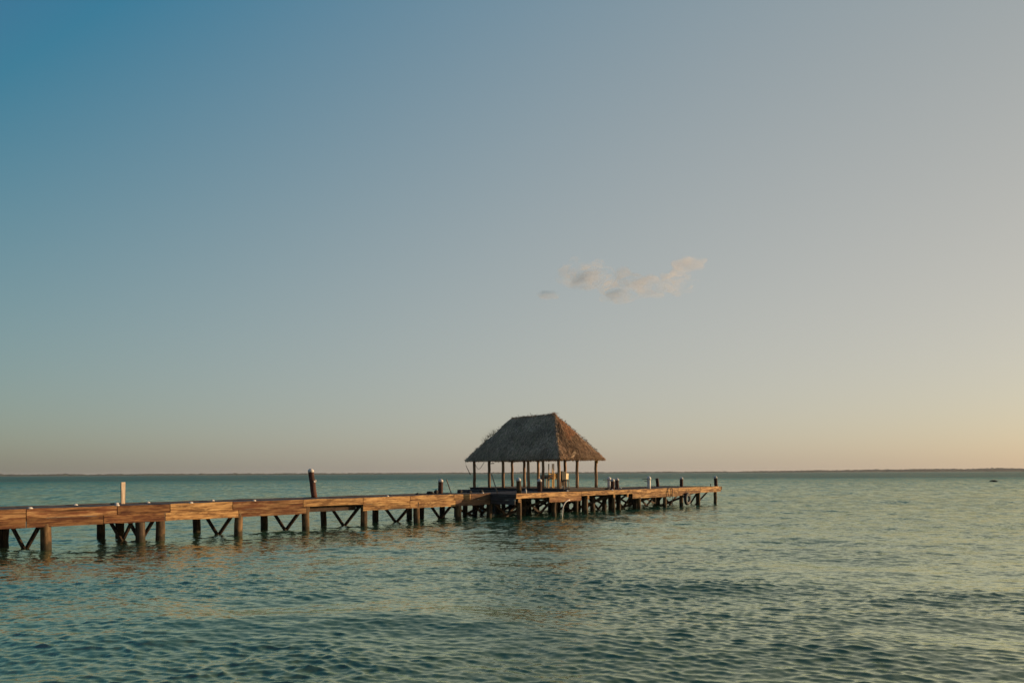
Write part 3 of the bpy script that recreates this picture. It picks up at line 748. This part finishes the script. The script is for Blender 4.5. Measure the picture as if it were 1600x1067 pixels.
# ripples finer than the mesh tilt the normal directly: two octaves near, longer ones where the mesh waves fade out
dist = n.new('ShaderNodeVectorMath'); dist.operation = 'LENGTH'; l.new(geo.outputs['Position'], dist.inputs[0])
def fade(lo, hi, a=0.0, b_=1.0):
    q = n.new('ShaderNodeMapRange'); q.inputs['From Min'].default_value = lo; q.inputs['From Max'].default_value = hi
    q.inputs['To Min'].default_value = a; q.inputs['To Max'].default_value = b_; l.new(dist.outputs['Value'], q.inputs['Value']); return q.outputs[0]
def slope_layer(scale, detail, stretch, rot, amp):
    z = noise_node(scale, detail, .6, stretch, rot)
    q = n.new('ShaderNodeVectorMath'); q.operation = 'SUBTRACT'; l.new(z.outputs['Color'], q.inputs[0]); q.inputs[1].default_value = (.5, .5, .5)
    r = n.new('ShaderNodeVectorMath'); r.operation = 'MULTIPLY'; l.new(q.outputs[0], r.inputs[0]); r.inputs[1].default_value = (.7, 1, 0)
    t = n.new('ShaderNodeVectorMath'); t.operation = 'SCALE'; l.new(r.outputs[0], t.inputs[0])
    if isinstance(amp, float): t.inputs['Scale'].default_value = amp
    else: l.new(amp, t.inputs['Scale'])
    return t.outputs[0]
gustn = noise_node(.018, 4, .6, (.45, 1.6, 1), .1)
gr = n.new('ShaderNodeMapRange'); gr.inputs['From Min'].default_value = .35; gr.inputs['From Max'].default_value = .65; gr.inputs['To Min'].default_value = .65; gr.inputs['To Max'].default_value = 1.3
l.new(gustn.outputs['Fac'], gr.inputs['Value'])
layers = [slope_layer(19, 3, (.45, 1, 1), .3, .5), slope_layer(4.2, 3, (.5, 1, 1), -.15, fade(10, 40, .2, 1.5)),
          slope_layer(.9, 3, (.45, 1, 1), .1, fade(40, 130, 0, 1.5)), slope_layer(.22, 3, (.35, 1, 1), -.05, fade(110, 330, 0, 1.0)),
          slope_layer(.55, 2, (1, .28, 1), .12, fade(30, 90, 0, .9)), slope_layer(.13, 2, (1, .22, 1), -.06, fade(120, 260, 0, .8))]
acc = None
for q in layers:
    if acc is None: acc = q
    else:
        t = n.new('ShaderNodeVectorMath'); t.operation = 'ADD'; l.new(acc, t.inputs[0]); l.new(q, t.inputs[1]); acc = t.outputs[0]
t = n.new('ShaderNodeVectorMath'); t.operation = 'SCALE'; l.new(acc, t.inputs[0]); l.new(gr.outputs[0], t.inputs['Scale'])
t2 = n.new('ShaderNodeVectorMath'); t2.operation = 'ADD'; l.new(t.outputs[0], t2.inputs[0]); l.new(geo.outputs['Normal'], t2.inputs[1])
t3 = n.new('ShaderNodeVectorMath'); t3.operation = 'NORMALIZE'; l.new(t2.outputs[0], t3.inputs[0]); 
# turbid water body under a reflecting surface; a ruffled sea never mirrors fully at grazing angles because wave fronts hide the flat backs
n.remove(b)
dif = n.new('ShaderNodeBsdfDiffuse'); l.new(ramp.outputs[0], dif.inputs['Color'])
glo = n.new('ShaderNodeBsdfGlossy'); glo.inputs['Roughness'].default_value = .11; glo.inputs['Color'].default_value = (.98, 1, .77, 1); l.new(t3.outputs[0], glo.inputs['Normal'])
fr = n.new('ShaderNodeFresnel'); fr.inputs['IOR'].default_value = 1.333; l.new(t3.outputs[0], fr.inputs['Normal'])
# streaks of steeper wave fronts, which show more of the water body
def streak(scale, stretch, rot, lo, hi, depth):
    z = noise_node(scale, 3, .6, stretch, rot)
    q = n.new('ShaderNodeMapRange'); q.inputs['From Min'].default_value = .42; q.inputs['From Max'].default_value = .60; l.new(z.outputs['Fac'], q.inputs['Value'])
    return math_node('MULTIPLY', math_node('MULTIPLY', q.outputs[0], fade(lo, hi)), depth)
stk = math_node('ADD', streak(1.5, (.8, .5, 1), .1, 18, 55, .35), math_node('ADD', streak(.7, (.8, .22, 1), -.04, 50, 130, .30), streak(.3, (.8, .09, 1), .03, 120, 260, .30)))
cap = math_node('MULTIPLY', fade(140, 300, .74, .36), math_node('SUBTRACT', 1.0, stk))
fa = math_node('MINIMUM', math_node('MULTIPLY', fr.outputs[0], 1.9), cap)
ms = n.new('ShaderNodeMixShader'); l.new(fa, ms.inputs[0]); l.new(dif.outputs[0], ms.inputs[1]); l.new(glo.outputs[0], ms.inputs[2])
l.new(ms.outputs[0], n['Material Output'].inputs['Surface'])
water.data.materials.append(m)

# ------------------------------------------------------------------ low wooded shore on the horizon
def build_shore():
    azs = np.radians(np.arange(-68, 68, .07)); V = []; F = []
    prof = [(-45, 0), (-40, .55), (-25, .85), (0, 1), (40, .9), (90, .5), (120, 0)]
    for i, a in enumerate(azs):
        R0 = 4300 + 350 * math.sin(a * 3.1 + .5)
        px = 800 + 1067 * math.tan(a) if abs(a) < 1.2 else 9999
        hgt = 8.5 + 8 * min(1, max(0, (px - 1150) / 280)) + 4.5 * mnoise.noise(Vector((a * 30, 1, 0))) + 3.0 * mnoise.noise(Vector((a * 170, 4, 0)))
        hgt = max(3.2, hgt)
        for dr, k in prof:
            rr_ = R0 + dr + 8 * mnoise.noise(Vector((a * 200, dr, 2)))
            V.append((rr_ * math.sin(a), rr_ * math.cos(a), hgt * k * (1 + .25 * mnoise.noise(Vector((a * 420, dr * .3, 9)))) - .3 * (k == 0)))
    m_ = len(prof)
    for i in range(len(azs) - 1):
        for k in range(m_ - 1):
            q = i * m_ + k; F.append([q, q + m_, q + m_ + 1, q + 1])
    me = bpy.data.meshes.new('far_shore'); me.from_pydata(V, [], F)
    me.polygons.foreach_set('use_smooth', [True] * len(F))
    me.materials.append(plain('mangrove_foliage', (.045, .055, .035), .9, .4, .05))
    o = bpy.data.objects.new('far_shore', me); C.objects.link(o)
    tag(o, 'low wooded shoreline running along the whole horizon', 'shore', kind='stuff')
build_shore()

# ------------------------------------------------------------------ clouds
def cloud_mat(name, dens, sc_):
    mm = bpy.data.materials.new(name); mm.use_nodes = True; nn_ = mm.node_tree.nodes; ll = mm.node_tree.links; nn_.clear()
    out = nn_.new('ShaderNodeOutputMaterial'); pv = nn_.new('ShaderNodeVolumePrincipled')
    g = nn_.new('ShaderNodeNewGeometry'); z = nn_.new('ShaderNodeTexNoise'); z.inputs['Scale'].default_value = sc_; z.inputs['Detail'].default_value = 6; z.inputs['Roughness'].default_value = .62
    ll.new(g.outputs['Position'], z.inputs['Vector'])
    mr_ = nn_.new('ShaderNodeMapRange'); mr_.inputs['From Min'].default_value = .44; mr_.inputs['From Max'].default_value = .66; mr_.inputs['To Min'].default_value = 0; mr_.inputs['To Max'].default_value = dens
    ll.new(z.outputs['Fac'], mr_.inputs['Value']); ll.new(mr_.outputs[0], pv.inputs['Density'])
    pv.inputs['Color'].default_value = (1, .95, .9, 1); pv.inputs['Anisotropy'].default_value = .2
    ll.new(pv.outputs[0], out.inputs['Volume']); return mm
def cloud(name, blobs, label, mat, Y0=3000):
    verts = []; faces_ = []
    for (cx, cy, hw, hh) in blobs:
        s = Y0 / 1067
        X, Z = (cx - 800) * s, (739.5 - cy) * s
        n1, n2 = 28, 16; base = len(verts)
        for j in range(n2 + 1):
            ph = math.pi * j / n2
            for i in range(n1):
                a = 2 * math.pi * i / n1
                p = Vector((math.sin(ph) * math.cos(a), math.sin(ph) * math.sin(a), math.cos(ph)))
                k = 1 + .5 * mnoise.noise(p * 1.6 + Vector((cx, cy, 0)) * .1)
                verts.append((X + p.x * hw * s * k, Y0 + p.y * hw * 1.1 * s * k, Z + p.z * hh * s * k))
        for j in range(n2):
            for i in range(n1):
                a = base + j * n1 + i; c = base + j * n1 + (i + 1) % n1
                faces_.append([a, a + n1, c + n1, c])
    me = bpy.data.meshes.new(name); me.from_pydata(verts, [], faces_); me.materials.append(mat)
    o = bpy.data.objects.new(name, me); C.objects.link(o)
    return tag(o, label, 'cloud')
cm = cloud_mat('cloud_vapour', .0105, .0105)
cloud('cloud', [(908, 430, 42, 21), (926, 427, 34, 18), (935, 434, 30, 13), (968, 441, 38, 16), (1008, 450, 40, 14), (968, 464, 28, 9), (1052, 440, 26, 19), (1078, 413, 24, 9), (1066, 446, 24, 11)],
      'thin peach-tinted cloud drifting alone above the hut', cm)
cloud('cloud', [(859, 461, 18, 5)], 'tiny wisp of cloud just left of the larger one', cm)

# ------------------------------------------------------------------ humid air over the bay
b = MB(); b.box((0, 1500, 10.5), (13000, 11000, 23))
hz = b.build('haze', M['dark']); hz.data.materials.clear()
hm = bpy.data.materials.new('humid_air'); hm.use_nodes = True; hn_ = hm.node_tree.nodes; hn_.clear()
ho = hn_.new('ShaderNodeOutputMaterial'); hp = hn_.new('ShaderNodeVolumePrincipled')
hp.inputs['Color'].default_value = (.93, .94, .95, 1); hp.inputs['Density'].default_value = .00005; hp.inputs['Anisotropy'].default_value = .2
hm.node_tree.links.new(hp.outputs[0], ho.inputs['Volume']); hz.data.materials.append(hm); hz['kind'] = 'stuff'
